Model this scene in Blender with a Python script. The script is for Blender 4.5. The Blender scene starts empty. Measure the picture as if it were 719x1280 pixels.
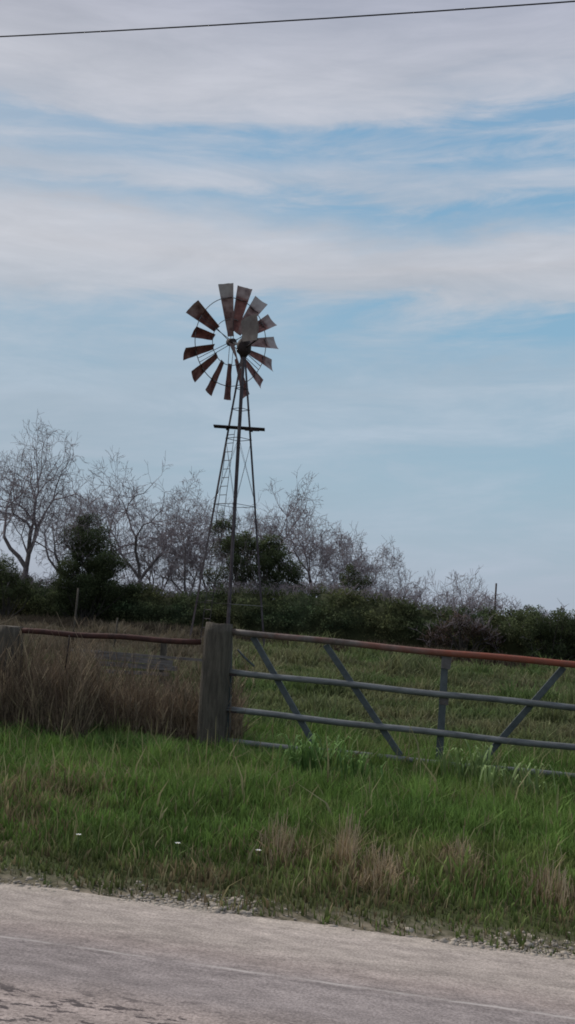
import bpy, bmesh, math, random
import numpy as np
from mathutils import Vector, Matrix, noise as mnoise
rad = math.radians
random.seed(7); rng = np.random.default_rng(11)
scene = bpy.context.scene
COL = scene.collection

# ------------------------------------------------------------------ camera
CAM = np.array([0., 0., 1.7]); FPX = 1280.
ROLL = rad(3.9); PITCH = math.atan(125 / 1280)
Fv = np.array([0, math.cos(PITCH), math.sin(PITCH)])
R0 = np.array([1., 0, 0]); U0 = np.cross(R0, Fv)
Rv = R0 * math.cos(ROLL) + U0 * math.sin(ROLL)
Uv = U0 * math.cos(ROLL) - R0 * math.sin(ROLL)
def ray(x, y):
    d = Fv + Rv * (x - 359.5) / FPX + Uv * (640 - y) / FPX
    return d / d[1]
def W(x, y, Y):                       # survey helper: sight line at distance Y
    return CAM + ray(x, y) * Y
cam_d = bpy.data.cameras.new('camera'); cam = bpy.data.objects.new('camera', cam_d); COL.objects.link(cam)
m = Matrix([[Rv[0], Uv[0], -Fv[0], CAM[0]], [Rv[1], Uv[1], -Fv[1], CAM[1]], [Rv[2], Uv[2], -Fv[2], CAM[2]], [0, 0, 0, 1]])
cam.matrix_world = m
cam_d.sensor_fit = 'VERTICAL'; cam_d.sensor_height = 36; cam_d.lens = 36
cam_d.clip_start = .05; cam_d.clip_end = 3000
scene.camera = cam
scene.view_settings.view_transform = 'Standard'; scene.view_settings.look = 'None'
scene.view_settings.exposure = 0; scene.view_settings.gamma = 1
scene.cycles.filter_width = 1.8
scene.cycles.use_denoising = True
scene.cycles.max_bounces = 6; scene.cycles.transparent_max_bounces = 8

def lin(r, g, b):
    f = lambda c: (c / 255 / 12.92) if c / 255 <= .04045 else ((c / 255 + .055) / 1.055) ** 2.4
    return (f(r), f(g), f(b))

# ------------------------------------------------------------------ terrain
def sm(t): t = np.clip(t, 0, 1); return t * t * (3 - 2 * t)
ROADK = -.2123                         # the road edge runs Y = RY0 + ROADK*X
RY0 = 5.885
NRM = math.sqrt(1 + ROADK ** 2)
def across(x, y): return (y - RY0 - ROADK * x) / NRM      # + beyond the edge, - on the road
def G(x, y):
    d = across(x, y)
    z = .30 * sm((d - 8) / 22)
    z = z - .17 * sm((d - 2.8) / 2.6) * (1 - sm((d - 9) / 8))     # shallow ditch
    z = z - .016 * np.clip(x + 1, 0, 14) * sm((d - 10) / 20)       # the field falls away to the right
    z = z + .025 * np.sin(x * .9 + y * .55) * np.sin(y * .7 - x * .3) * sm((d - .5) / 1.5)
    z = z + .03 * sm(d / .25)
    return z
# ------------------------------------------------------------------ materials
def mat(name, col, rough=.8, metal=0, var=0, scale=5., col2=None, bump=0., bscale=None, spec=.3, attr=None, detail=6, stretch=None, contrast=(.35, .65)):
    mt = bpy.data.materials.new(name); mt.use_nodes = True
    nt = mt.node_tree; b = nt.nodes['Principled BSDF']; L = nt.links.new
    b.inputs['Roughness'].default_value = rough; b.inputs['Metallic'].default_value = metal
    b.inputs['Specular IOR Level'].default_value = spec
    tc = nt.nodes.new('ShaderNodeTexCoord'); mp = nt.nodes.new('ShaderNodeMapping'); L(tc.outputs['Object'], mp.inputs[0])
    if stretch: mp.inputs['Scale'].default_value = stretch
    n = nt.nodes.new('ShaderNodeTexNoise'); n.inputs['Scale'].default_value = scale; n.inputs['Detail'].default_value = detail
    n.inputs['Roughness'].default_value = .65
    L(mp.outputs[0], n.inputs['Vector'])
    cr = nt.nodes.new('ShaderNodeValToRGB'); L(n.outputs['Fac'], cr.inputs[0])
    c2 = col2 or tuple(c * (1 - var) for c in col)
    cr.color_ramp.elements[0].position = contrast[0]; cr.color_ramp.elements[1].position = contrast[1]
    cr.color_ramp.elements[0].color = (*c2, 1); cr.color_ramp.elements[1].color = (*col, 1)
    out = cr.outputs[0]
    if attr:
        a = nt.nodes.new('ShaderNodeAttribute'); a.attribute_name = attr
        mx = nt.nodes.new('ShaderNodeMix'); mx.data_type = 'RGBA'; mx.blend_type = 'MULTIPLY'; mx.inputs['Factor'].default_value = 1
        L(out, mx.inputs['A']); L(a.outputs['Color'], mx.inputs['B']); out = mx.outputs['Result']
    L(out, b.inputs['Base Color'])
    if bump:
        n2 = nt.nodes.new('ShaderNodeTexNoise'); n2.inputs['Scale'].default_value = bscale or scale * 4; n2.inputs['Detail'].default_value = 6
        L(mp.outputs[0], n2.inputs['Vector'])
        bp = nt.nodes.new('ShaderNodeBump'); bp.inputs['Strength'].default_value = bump; bp.inputs['Distance'].default_value = .02
        L(n2.outputs['Fac'], bp.inputs['Height']); L(bp.outputs[0], b.inputs['Normal'])
    return mt
M = {}
M['steel'] = mat('galvanised steel', (.20, .20, .21), .55, .35, col2=(.11, .09, .085), scale=3, bump=.2)
M['old_steel'] = mat('old tower steel', (.10, .085, .09), .7, .1, col2=(.045, .03, .035), scale=2.2)
M['pale_steel'] = mat('pale tower steel', (.34, .33, .32), .6, .2, col2=(.2, .18, .17), scale=2.2)
M['dark_iron'] = mat('dark iron', (.05, .035, .032), .7, .2, col2=(.03, .02, .02), scale=6)
M['gate'] = mat('gate tube', (.20, .205, .205), .5, .3, col2=(.095, .10, .10), scale=4, bump=.2, stretch=(1, 1, 3), contrast=(.3, .6))
M['brace'] = mat('gate brace', (.105, .12, .125), .6, .2, col2=(.055, .065, .07), scale=5, bump=.2)
M['rust_pipe'] = mat('rusty pipe', (.085, .035, .028), .85, 0, col2=(.04, .02, .018), scale=9, bump=.3)
M['wood'] = mat('weathered wood', (.145, .125, .10), .95, 0, col2=(.05, .042, .034), scale=7, stretch=(4, 4, .45), bump=1., bscale=26, contrast=(.3, .7))
M['plank'] = mat('pale weathered plank', (.21, .185, .17), .95, 0, col2=(.10, .085, .08), scale=6, stretch=(.5, 4, 4), bump=.4)
M['bark'] = mat('bark', (.17, .145, .14), .95, 0, col2=(.085, .07, .07), scale=6, bump=.5)
M['twig'] = mat('twigs', (.33, .285, .30), .95, 0, col2=(.20, .165, .175), scale=1.2)
M['leaf'] = mat('dark foliage', (.13, .155, .07), .8, 0, col2=(.07, .09, .042), scale=.7, attr='Col', spec=.15)
M['leaf_olive'] = mat('olive foliage', (.13, .15, .07), .8, 0, col2=(.07, .085, .04), scale=.9, attr='Col', spec=.15)
M['brush_brown'] = mat('dead brush', (.19, .125, .095), .9, 0, col2=(.045, .030, .024), scale=1, attr='Col', spec=.1)
M['grass'] = mat('grass blades', (1, 1, 1), .75, 0, attr='Col', scale=2, col2=(.7, .7, .7), spec=.2)
M['dry'] = mat('dry stems', (1, 1, 1), .9, 0, attr='Col', scale=3, col2=(.6, .6, .6), spec=.1)
M['wire'] = mat('black cable', (.02, .02, .022), .7)
M['stone'] = mat('caliche stone', (.50, .43, .35), .95, 0, col2=(.24, .21, .18), scale=9, bump=.4)
M['petal'] = mat('white petal', (.75, .75, .72), .8)
M['yolk'] = mat('yellow flower centre', (.6, .4, .04), .8)
# two-sided soft foliage
for k in ('grass', 'leaf', 'leaf_olive'):
    nt = M[k].node_tree; b = nt.nodes['Principled BSDF']
    tr = nt.nodes.new('ShaderNodeBsdfTranslucent'); ms = nt.nodes.new('ShaderNodeMixShader'); ms.inputs[0].default_value = .28
    src = b.inputs['Base Color'].links[0].from_socket
    nt.links.new(src, tr.inputs[0]); nt.links.new(b.outputs[0], ms.inputs[1]); nt.links.new(tr.outputs[0], ms.inputs[2])
    nt.links.new(ms.outputs[0], nt.nodes['Material Output'].inputs[0])

def blade_mat():
    mt = bpy.data.materials.new('rusty sail'); mt.use_nodes = True; nt = mt.node_tree; L = nt.links.new
    b = nt.nodes['Principled BSDF']; b.inputs['Roughness'].default_value = .7; b.inputs['Metallic'].default_value = .1
    a = nt.nodes.new('ShaderNodeAttribute'); a.attribute_name = 'Col'      # r: distance along the sail, g: paleness, b: band
    sp = nt.nodes.new('ShaderNodeSeparateColor'); L(a.outputs['Color'], sp.inputs[0])
    tc = nt.nodes.new('ShaderNodeTexCoord')
    n = nt.nodes.new('ShaderNodeTexNoise'); n.inputs['Scale'].default_value = 4.5; n.inputs['Detail'].default_value = 7; L(tc.outputs['Object'], n.inputs['Vector'])
    r = nt.nodes.new('ShaderNodeValToRGB'); L(n.outputs['Fac'], r.inputs[0])
    e = r.color_ramp.elements; e[0].position = .32; e[0].color = (.085, .028, .028, 1); e[1].position = .68; e[1].color = (.26, .105, .085, 1)
    mx = nt.nodes.new('ShaderNodeMix'); mx.data_type = 'RGBA'; L(r.outputs[0], mx.inputs['A']); mx.inputs['B'].default_value = (.42, .38, .37, 1)
    add = nt.nodes.new('ShaderNodeMath'); add.operation = 'MULTIPLY_ADD'; L(n.outputs['Fac'], add.inputs[0]); add.inputs[1].default_value = 1.2
    ad2 = nt.nodes.new('ShaderNodeMath'); ad2.operation = 'SUBTRACT'; L(sp.outputs['Green'], ad2.inputs[0]); ad2.inputs[1].default_value = .62
    L(ad2.outputs[0], add.inputs[2]); add.use_clamp = True
    L(add.outputs[0], mx.inputs['Factor'])
    L(mx.outputs['Result'], b.inputs['Base Color'])
    return mt
M['sail'] = blade_mat()

def gate_top_mat():
    mt = mat('rusty top rail', (.19, .165, .15), .7, .1, col2=(.10, .075, .065), scale=6, bump=.3)
    nt = mt.node_tree; L = nt.links.new; b = nt.nodes['Principled BSDF']
    src = b.inputs['Base Color'].links[0].from_socket
    a = nt.nodes.new('ShaderNodeAttribute'); a.attribute_name = 'Col'; sp = nt.nodes.new('ShaderNodeSeparateColor'); L(a.outputs['Color'], sp.inputs[0])
    n = nt.nodes.new('ShaderNodeTexNoise'); n.inputs['Scale'].default_value = 5; n.inputs['Detail'].default_value = 8
    tc = nt.nodes.new('ShaderNodeTexCoord'); L(tc.outputs['Object'], n.inputs['Vector'])
    ma = nt.nodes.new('ShaderNodeMath'); ma.operation = 'MULTIPLY_ADD'; L(n.outputs['Fac'], ma.inputs[0]); ma.inputs[1].default_value = 1.6
    sb = nt.nodes.new('ShaderNodeMath'); sb.operation = 'SUBTRACT'; L(sp.outputs['Red'], sb.inputs[0]); sb.inputs[1].default_value = .75
    L(sb.outputs[0], ma.inputs[2]); ma.use_clamp = True
    mx = nt.nodes.new('ShaderNodeMix'); mx.data_type = 'RGBA'; L(ma.outputs[0], mx.inputs['Factor']); L(src, mx.inputs['A'])
    mx.inputs['B'].default_value = (.25, .075, .045, 1); L(mx.outputs['Result'], b.inputs['Base Color'])
    return mt
M['top_rail'] = gate_top_mat()

# ground: dirt under grass
def ground_mat():
    mt = bpy.data.materials.new('grassy soil'); mt.use_nodes = True; nt = mt.node_tree; L = nt.links.new
    b = nt.nodes['Principled BSDF']; b.inputs['Roughness'].default_value = 1; b.inputs['Specular IOR Level'].default_value = .1
    tc = nt.nodes.new('ShaderNodeTexCoord')
    def N(s, d=8): 
        n = nt.nodes.new('ShaderNodeTexNoise'); n.inputs['Scale'].default_value = s; n.inputs['Detail'].default_value = d; L(tc.outputs['Object'], n.inputs['Vector']); return n
    a = N(.35); c = N(9)
    r = nt.nodes.new('ShaderNodeValToRGB'); L(a.outputs['Fac'], r.inputs[0])
    e = r.color_ramp.elements; e[0].position = .4; e[0].color = (.060, .085, .028, 1); e[1].position = .62; e[1].color = (.125, .105, .055, 1)
    r2 = nt.nodes.new('ShaderNodeValToRGB'); L(c.outputs['Fac'], r2.inputs[0]); e = r2.color_ramp.elements
    e[0].position = .3; e[0].color = (.45, .45, .45, 1); e[1].position = .7; e[1].color = (1, 1, 1, 1)
    mx = nt.nodes.new('ShaderNodeMix'); mx.data_type = 'RGBA'; mx.blend_type = 'MULTIPLY'; mx.inputs['Factor'].default_value = 1
    L(r.outputs[0], mx.inputs['A']); L(r2.outputs[0], mx.inputs['B'])
    dp = nt.nodes.new('ShaderNodeVectorMath'); dp.operation = 'DOT_PRODUCT'; L(tc.outputs['Object'], dp.inputs[0]); dp.inputs[1].default_value = (-ROADK, 1, 0)
    mr = nt.nodes.new('ShaderNodeMapRange'); L(dp.outputs['Value'], mr.inputs['Value']); mr.inputs['From Min'].default_value = RY0 + .05; mr.inputs['From Max'].default_value = RY0 + .45; mr.inputs['To Min'].default_value = 1; mr.inputs['To Max'].default_value = 0
    md = nt.nodes.new('ShaderNodeMix'); md.data_type = 'RGBA'; L(mr.outputs['Result'], md.inputs['Factor']); L(mx.outputs['Result'], md.inputs['A'])
    r3 = nt.nodes.new('ShaderNodeValToRGB'); L(N(14).outputs['Fac'], r3.inputs[0]); e = r3.color_ramp.elements; e[0].position = .35; e[0].color = (.09, .08, .05, 1); e[1].position = .66; e[1].color = (.27, .225, .175, 1); L(r3.outputs[0], md.inputs['B'])
    L(md.outputs['Result'], b.inputs['Base Color'])
    bp = nt.nodes.new('ShaderNodeBump'); bp.inputs['Strength'].default_value = .6; bp.inputs['Distance'].default_value = .05; L(c.outputs['Fac'], bp.inputs['Height']); L(bp.outputs[0], b.inputs['Normal'])
    return mt
M['ground'] = ground_mat()

def road_mat():
    mt = bpy.data.materials.new('chip seal'); mt.use_nodes = True; nt = mt.node_tree; L = nt.links.new
    b = nt.nodes['Principled BSDF']; b.inputs['Roughness'].default_value = .95; b.inputs['Specular IOR Level'].default_value = .15
    tc = nt.nodes.new('ShaderNodeTexCoord')
    sx = nt.nodes.new('ShaderNodeSeparateXYZ'); L(tc.outputs['Object'], sx.inputs[0])
    def N(s, d=6, st=None, ro=.6):
        n = nt.nodes.new('ShaderNodeTexNoise'); n.inputs['Scale'].default_value = s; n.inputs['Detail'].default_value = d; n.inputs['Roughness'].default_value = ro
        if st:
            mp = nt.nodes.new('ShaderNodeMapping'); mp.inputs['Scale'].default_value = st; L(tc.outputs['Object'], mp.inputs[0]); L(mp.outputs[0], n.inputs['Vector'])
        else: L(tc.outputs['Object'], n.inputs['Vector'])
        return n
    def math_(op, a, b_=None, c=None, clamp=False):
        q = nt.nodes.new('ShaderNodeMath'); q.operation = op; q.use_clamp = clamp
        for i, v in enumerate((a, b_, c)):
            if v is None: continue
            if isinstance(v, (int, float)): q.inputs[i].default_value = v
            else: L(v, q.inputs[i])
        return q.outputs[0]
    def mixc(fac, A, B, bt='MIX'):
        q = nt.nodes.new('ShaderNodeMix'); q.data_type = 'RGBA'; q.blend_type = bt
        if isinstance(fac, (int, float)): q.inputs['Factor'].default_value = fac
        else: L(fac, q.inputs['Factor'])
        for nm, v in (('A', A), ('B', B)):
            if isinstance(v, tuple): q.inputs[nm].default_value = (*v, 1)
            else: L(v, q.inputs[nm])
        return q.outputs['Result']
    def ramp(src, p0, p1, lo=0., hi=1.):
        r = nt.nodes.new('ShaderNodeValToRGB'); L(src, r.inputs[0]); e = r.color_ramp.elements
        e[0].position = p0; e[1].position = p1; e[0].color = (lo, lo, lo, 1); e[1].color = (hi, hi, hi, 1); return r.outputs[0]
    big = N(1.1, 5, (.35, 1.6, 1)); fine = N(75, 3, None, .7); mid = N(9, 7, (.5, 1.4, 1)); wob = N(1.6, 4)
    # distance from the edge, wobbled:   y is 0 at the edge and negative on the road
    yy = math_('MULTIPLY_ADD', wob.outputs['Fac'], .22, math_('ADD', sx.outputs['Y'], -.11))
    # tone across the road
    mr = nt.nodes.new('ShaderNodeMapRange'); L(yy, mr.inputs['Value']); mr.inputs['From Min'].default_value = -2.4; mr.inputs['From Max'].default_value = 0
    rp = nt.nodes.new('ShaderNodeValToRGB'); L(mr.outputs['Result'], rp.inputs[0]); e = rp.color_ramp.elements
    A_ = (.375, .32, .285, 1); B_ = (.285, .245, .235, 1)
    e[0].position = 0; e[0].color = (.33, .275, .25, 1); e[1].position = 1; e[1].color = (.42, .36, .31, 1)
    for p, c in ((.35, (.34, .28, .255, 1)), (.46, B_), (.60, B_), (.69, (.345, .285, .26, 1)), (.78, A_), (.93, A_)):
        q = e.new(p); q.color = c
    col = rp.outputs[0]
    col = mixc(1., col, ramp(big.outputs['Fac'], .3, .7, .8, 1.15), 'MULTIPLY')
    col = mixc(1., col, ramp(mid.outputs['Fac'], .3, .7, .74, 1.24), 'MULTIPLY')
    col = mixc(1., col, ramp(fine.outputs['Fac'], .34, .66, .70, 1.30), 'MULTIPLY')
    # faint pale seam between the two passes of the chip spreader
    w2 = N(5, 5)
    yl = math_('MULTIPLY_ADD', w2.outputs['Fac'], .05, sx.outputs['Y'])
    dl = math_('ABSOLUTE', math_('ADD', yl, .905 - .025))
    ln = math_('SUBTRACT', 1., math_('MULTIPLY', dl, 55.), clamp=True)
    brk = ramp(N(2.2, 6).outputs['Fac'], .38, .58)
    col = mixc(math_('MULTIPLY', math_('MULTIPLY', ln, brk), .75), col, (.56, .51, .48))
    # dark edge just camera-side of the seam
    dl2 = math_('ABSOLUTE', math_('ADD', yl, .945 - .025)); ln2 = math_('SUBTRACT', 1., math_('MULTIPLY', dl2, 60.), clamp=True)
    col = mixc(math_('MULTIPLY', math_('MULTIPLY', ln2, ramp(N(6, 6).outputs['Fac'], .45, .62)), .5), col, (.09, .08, .08))
    # lost chips: small dark pits, thick on the crown of the road
    pit = N(13, 5, (.55, 1.5, 1), .75)
    nearm = math_('MULTIPLY_ADD', math_('ADD', sx.outputs['Y'], 1.30), -4., 0., clamp=True)
    th = math_('MULTIPLY_ADD', nearm, .085, pit.outputs['Fac'])
    pm = ramp(th, .60, .64)
    pm2 = math_('MULTIPLY', pm, math_('MULTIPLY_ADD', nearm, .8, .12))
    col = mixc(pm2, col, (.075, .062, .062))
    L(col, b.inputs['Base Color'])
    bp = nt.nodes.new('ShaderNodeBump'); bp.inputs['Strength'].default_value = .5; bp.inputs['Distance'].default_value = .006
    L(fine.outputs['Fac'], bp.inputs['Height']); L(bp.outputs[0], b.inputs['Normal'])
    return mt
M['road'] = road_mat()

# ------------------------------------------------------------------ mesh helpers
def np_mesh(name, V, Fq, mat_, parent=None, colr=None, smooth=False):
    V = np.asarray(V, dtype=np.float32).reshape(-1, 3); Fq = np.asarray(Fq, dtype=np.int32); k = Fq.shape[1]
    me = bpy.data.meshes.new(name); me.vertices.add(len(V)); me.vertices.foreach_set('co', V.ravel())
    me.loops.add(Fq.size); me.loops.foreach_set('vertex_index', Fq.ravel())
    me.polygons.add(len(Fq)); me.polygons.foreach_set('loop_start', np.arange(0, Fq.size, k, dtype=np.int32))
    try: me.polygons.foreach_set('loop_total', np.full(len(Fq), k, dtype=np.int32))
    except Exception: pass
    if colr is not None:
        at = me.color_attributes.new('Col', 'FLOAT_COLOR', 'POINT')
        c = np.ones((len(V), 4), dtype=np.float32); c[:, :3] = colr; at.data.foreach_set('color', c.ravel())
    me.update(calc_edges=True)
    if smooth: me.polygons.foreach_set('use_smooth', np.ones(len(Fq), dtype=bool))
    me.materials.append(mat_)
    o = bpy.data.objects.new(name, me); COL.objects.link(o)
    if parent: o.parent = parent
    return o
def tubes(P0, P1, r0, r1, n=4):
    """prisms between point pairs -> V, F"""
    P0 = np.asarray(P0, float).reshape(-1, 3); P1 = np.asarray(P1, float).reshape(-1, 3); N_ = len(P0)
    r0 = np.broadcast_to(np.asarray(r0, float), (N_,)); r1 = np.broadcast_to(np.asarray(r1, float), (N_,))
    d = P1 - P0; d /= (np.linalg.norm(d, axis=1, keepdims=True) + 1e-9)
    h = np.where(np.abs(d[:, 2:3]) > .9, np.array([[1., 0, 0]]), np.array([[0, 0, 1.]]))
    a = np.cross(d, h); a /= np.linalg.norm(a, axis=1, keepdims=True); b = np.cross(d, a)
    th = np.arange(n) * 2 * np.pi / n
    ring = a[:, None, :] * np.cos(th)[None, :, None] + b[:, None, :] * np.sin(th)[None, :, None]
    V = np.concatenate([P0[:, None] + ring * r0[:, None, None], P1[:, None] + ring * r1[:, None, None]], 1)
    i = np.arange(N_)[:, None] * 2 * n; j = np.arange(n)[None]; jn = (j + 1) % n
    F = np.stack([i + j, i + jn, i + n + jn, i + n + j], -1).reshape(-1, 4)
    return V.reshape(-1, 3), F
def polytube(pts, r, n=8, caps=True, rr=None):
    """smooth continuous tube through points -> bmesh"""
    bm = bmesh.new(); pts = [Vector(p) for p in pts]; rings = []
    for i, p in enumerate(pts):
        d = (pts[min(i + 1, len(pts) - 1)] - pts[max(i - 1, 0)]).normalized()
        h = Vector((0, 0, 1)) if abs(d.z) < .9 else Vector((1, 0, 0))
        a = d.cross(h).normalized(); b = d.cross(a); q = rr[i] if rr else r
        rings.append([bm.verts.new(p + (a * math.cos(t) + b * math.sin(t)) * q) for t in [2 * math.pi * k / n for k in range(n)]])
    for A, B in zip(rings, rings[1:]):
        for k in range(n): bm.faces.new((A[k], A[(k + 1) % n], B[(k + 1) % n], B[k]))
    if caps: bm.faces.new(rings[0][::-1]); bm.faces.new(rings[-1])
    bmesh.ops.recalc_face_normals(bm, faces=bm.faces)
    return bm
def box_bar(bm, p0, p1, w, t, up=None):
    """bar with rectangular section from p0 to p1"""
    p0 = Vector(p0); p1 = Vector(p1); d = (p1 - p0).normalized()
    h = Vector(up) if up is not None else (Vector((0, 0, 1)) if abs(d.z) < .9 else Vector((1, 0, 0)))
    a = d.cross(h).normalized(); b = d.cross(a).normalized()
    vs = [bm.verts.new(p + a * sx * w / 2 + b * sy * t / 2) for p in (p0, p1) for sx, sy in ((-1, -1), (1, -1), (1, 1), (-1, 1))]
    for f in ((3, 2, 1, 0), (4, 5, 6, 7), (0, 1, 5, 4), (1, 2, 6, 5), (2, 3, 7, 6), (3, 0, 4, 7)): bm.faces.new([vs[k] for k in f])
def obj(name, bm, mat_, parent=None, smooth=False, bevel=0):
    if bevel:
        bmesh.ops.bevel(bm, geom=list(bm.edges), offset=bevel, segments=2, affect='EDGES', profile=.6)
    me = bpy.data.meshes.new(name); bm.to_mesh(me); bm.free(); me.materials.append(mat_)
    if smooth:
        for p in me.polygons: p.use_smooth = True
    o = bpy.data.objects.new(name, me); COL.objects.link(o)
    if parent: o.parent = parent
    return o
def tag(o, label, cat, group=None, kind=None):
    if label: o['label'] = label
    if cat: o['category'] = cat
    if group: o['group'] = group
    if kind: o['kind'] = kind
    return o
def thing(name, label, cat, loc=(0, 0, 0), group=None):
    o = bpy.data.objects.new(name, None); COL.objects.link(o); o.location = [float(v) for v in loc]; o.empty_display_size = .2
    return tag(o, label, cat, group)
def rebase(root):
    """children were built in world coordinates: keep them there under the thing's base"""
    off = root.location.copy()
    for c in list(root.children):
        if c.type == 'MESH': c.data.transform(Matrix.Translation(-off))
        for g in c.children:
            if g.type == 'MESH': g.data.transform(Matrix.Translation(-off))

# ------------------------------------------------------------------ ground and road
xs = np.concatenate([[-1200, -500, -200, -100, -60], np.arange(-40, -12, 1.5), np.arange(-12, 12, .25), np.arange(12, 41, 1.5), [60, 100, 200, 500, 1200]])
ds = np.concatenate([[-1200, -400, -100, -40, -20, -12, -8.5], np.arange(-7.5, -.3, .6), np.arange(-.3, 1, .1), np.arange(1, 16, .35), np.arange(16, 60, 1.5), [70, 100, 200, 500, 1500]])
XX, DD = np.meshgrid(xs, ds); YY = RY0 + ROADK * XX + DD * NRM
ZZ = np.where(DD > -.3, G(XX, YY), 0) - .012
V = np.stack([XX, YY, ZZ], -1).reshape(-1, 3); nx = len(xs)
i, j = np.meshgrid(np.arange(len(ds) - 1), np.arange(nx - 1), indexing='ij'); b0 = (i * nx + j).ravel()
g = np_mesh('ground', V, np.stack([b0, b0 + 1, b0 + nx + 1, b0 + nx], -1), M['ground'], smooth=True); g['kind'] = 'structure'
# road: local X along the edge, local Y across (0 = far edge)
rx = np.arange(-60, 60.01, .06); rx = rx[(np.abs(rx) < 8) | (np.arange(len(rx)) % 20 == 0)]
def wob(x): return np.array([.05 * mnoise.noise(Vector((float(t) * 1.3, 3, 0))) + .035 * mnoise.noise(Vector((float(t) * 6, 9, 0))) for t in x])
far = wob(rx) + .02
Vr = np.concatenate([np.stack([rx, far, np.zeros_like(rx) + .002], -1), np.stack([rx, np.full_like(rx, -.3), np.zeros_like(rx) + .012], -1), np.stack([rx, np.full_like(rx, -3.4), np.full_like(rx, .06)], -1), np.stack([rx, np.full_like(rx, -6.8), np.zeros_like(rx)], -1)])
n = len(rx); k = np.arange(n - 1); Fr = np.concatenate([np.stack([k + r * n, k + 1 + r * n, k + 1 + (r + 1) * n, k + (r + 1) * n], -1)[:, ::-1] for r in range(3)])
road = np_mesh('road', Vr, Fr, M['road'], smooth=True); road['kind'] = 'structure'
road.location = (0, RY0, 0); road.rotation_euler = (0, 0, math.atan(ROADK))
def onroad(s, c):                     # along, across -> world x,y
    a = math.atan(ROADK); return s * math.cos(a) - c * math.sin(a), RY0 + s * math.sin(a) + c * math.cos(a)

# ------------------------------------------------------------------ grass
def vnoise(x, y, s, seed=0):
    """cheap smooth value noise"""
    x = np.asarray(x) * s + seed * 17.3; y = np.asarray(y) * s + seed * 9.7
    xi = np.floor(x); yi = np.floor(y); fx = x - xi; fy = y - yi; fx = fx * fx * (3 - 2 * fx); fy = fy * fy * (3 - 2 * fy)
    def h(a, b): q = np.sin(a * 127.1 + b * 311.7 + seed * 74.7) * 43758.5453; return q - np.floor(q)
    return (h(xi, yi) * (1 - fx) + h(xi + 1, yi) * fx) * (1 - fy) + (h(xi, yi + 1) * (1 - fx) + h(xi + 1, yi + 1) * fx) * fy
def fbm(x, y, s, seed=0): return .55 * vnoise(x, y, s, seed) + .3 * vnoise(x, y, s * 2.1, seed + 1) + .15 * vnoise(x, y, s * 4.3, seed + 2)
def blades(x, y, z, h, w, col, lean=.35, tipcol=1.15):
    N_ = len(x); a = rng.uniform(0, 2 * np.pi, N_); la = rng.uniform(0, 2 * np.pi, N_); ln = np.abs(rng.normal(0, lean, N_)) * h
    wx = np.cos(a) * w / 2; wy = np.sin(a) * w / 2; V = np.zeros((N_, 6, 3)); C_ = np.zeros((N_, 6, 3))
    for q, (t, ww) in enumerate(((0, 1.), (.55, .8), (1., .12))):
        cx = x + np.cos(la) * ln * t ** 2; cy = y + np.sin(la) * ln * t ** 2; cz = z + h * t * (1 - .18 * t)
        V[:, 2 * q] = np.stack([cx - wx * ww, cy - wy * ww, cz], -1); V[:, 2 * q + 1] = np.stack([cx + wx * ww, cy + wy * ww, cz], -1)
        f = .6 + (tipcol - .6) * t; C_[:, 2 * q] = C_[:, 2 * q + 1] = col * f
    i = np.arange(N_)[:, None] * 6
    F = np.concatenate([i + np.array([[0, 1, 3, 2]]), i + np.array([[2, 3, 5, 4]])])
    return V.reshape(-1, 3), F, C_.reshape(-1, 3)
def in_view(x, y, pad):
    """keep what the camera could see from a step or two aside"""
    return np.abs(x) < y * .30 + pad
GREEN = np.array([.175, .275, .066]); DEEP = np.array([.115, .200, .046]); OLIVE = np.array([.245, .255, .095]); TAN = np.array([.36, .29, .16]); BRN = np.array([.17, .125, .075])
def mixv(a, b, t): t = np.clip(t, 0, 1)[:, None]; return a * (1 - t) + b * t
# dry patches on the verge (world x, y, radius)
PATCH = [(W(q[0], q[1], 1), q) for q in ((350, 1062, 42), (455, 1092, 60), (470, 1085, 40), (700, 1120, 52), (60, 985, 80), (575, 1080, 42), (20, 1020, 60), (240, 1090, 60))]
DRY = []
for _, q in PATCH:
    d = ray(q[0], q[1]); t = 1.62 / -d[2]; p = CAM + d * t; DRY.append((p[0], p[1], q[2] / FPX * t))
N_ = 330000
x = rng.uniform(-9, 9, N_); d = rng.uniform(0, 9.2, N_) ** 1.0
y = RY0 + ROADK * x + d * NRM; k = in_view(x, y, 4.8); x, y, d = x[k], y[k], d[k]
edge = -.06 + .36 * (fbm(x, y, 2.6, 5) - .18)
keep = (d > edge) & (rng.random(len(x)) < .7 + .3 * sm((d - .1) / .9)); x, y, d = x[keep], y[keep], d[keep]
cl = fbm(x, y, 1.6, 3); cl2 = fbm(x, y, .45, 8); tuft = vnoise(x, y, 7, 21)
h = (.055 + .06 * sm((d - .1) / 1.2) + .10 * sm((d - 2.4) / 1.5) + .03 * sm((d - 4.6) / 2.0)) * (.45 + 1.1 * cl) * rng.uniform(.5, 1.3, len(x)) * (.6 + .8 * tuft)
dry = np.zeros(len(x))
for (px, py, pr) in DRY: dry = np.maximum(dry, np.exp(-(((x - px) / pr) ** 2 + ((y - py) / (pr * 2.2)) ** 2)))
col = mixv(GREEN[None], DEEP[None], (cl2 - .35) * 2.5); col = mixv(col, OLIVE[None], (fbm(x, y, .9, 12) - .55) * 2.4)
band = np.exp(-((d - .35) / .45) ** 2); col = mixv(col, BRN[None], band * .55 * (.4 + cl))
pdry = (.025 + .62 * dry * (.4 + cl) + .16 * band) > rng.random(len(x))
col = np.where(pdry[:, None], mixv(TAN[None], BRN[None], rng.random(len(x)) * .9), col)
col = col * rng.uniform(.65, 1.3, (len(x), 1)) * (.62 + .75 * tuft)[:, None]
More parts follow.
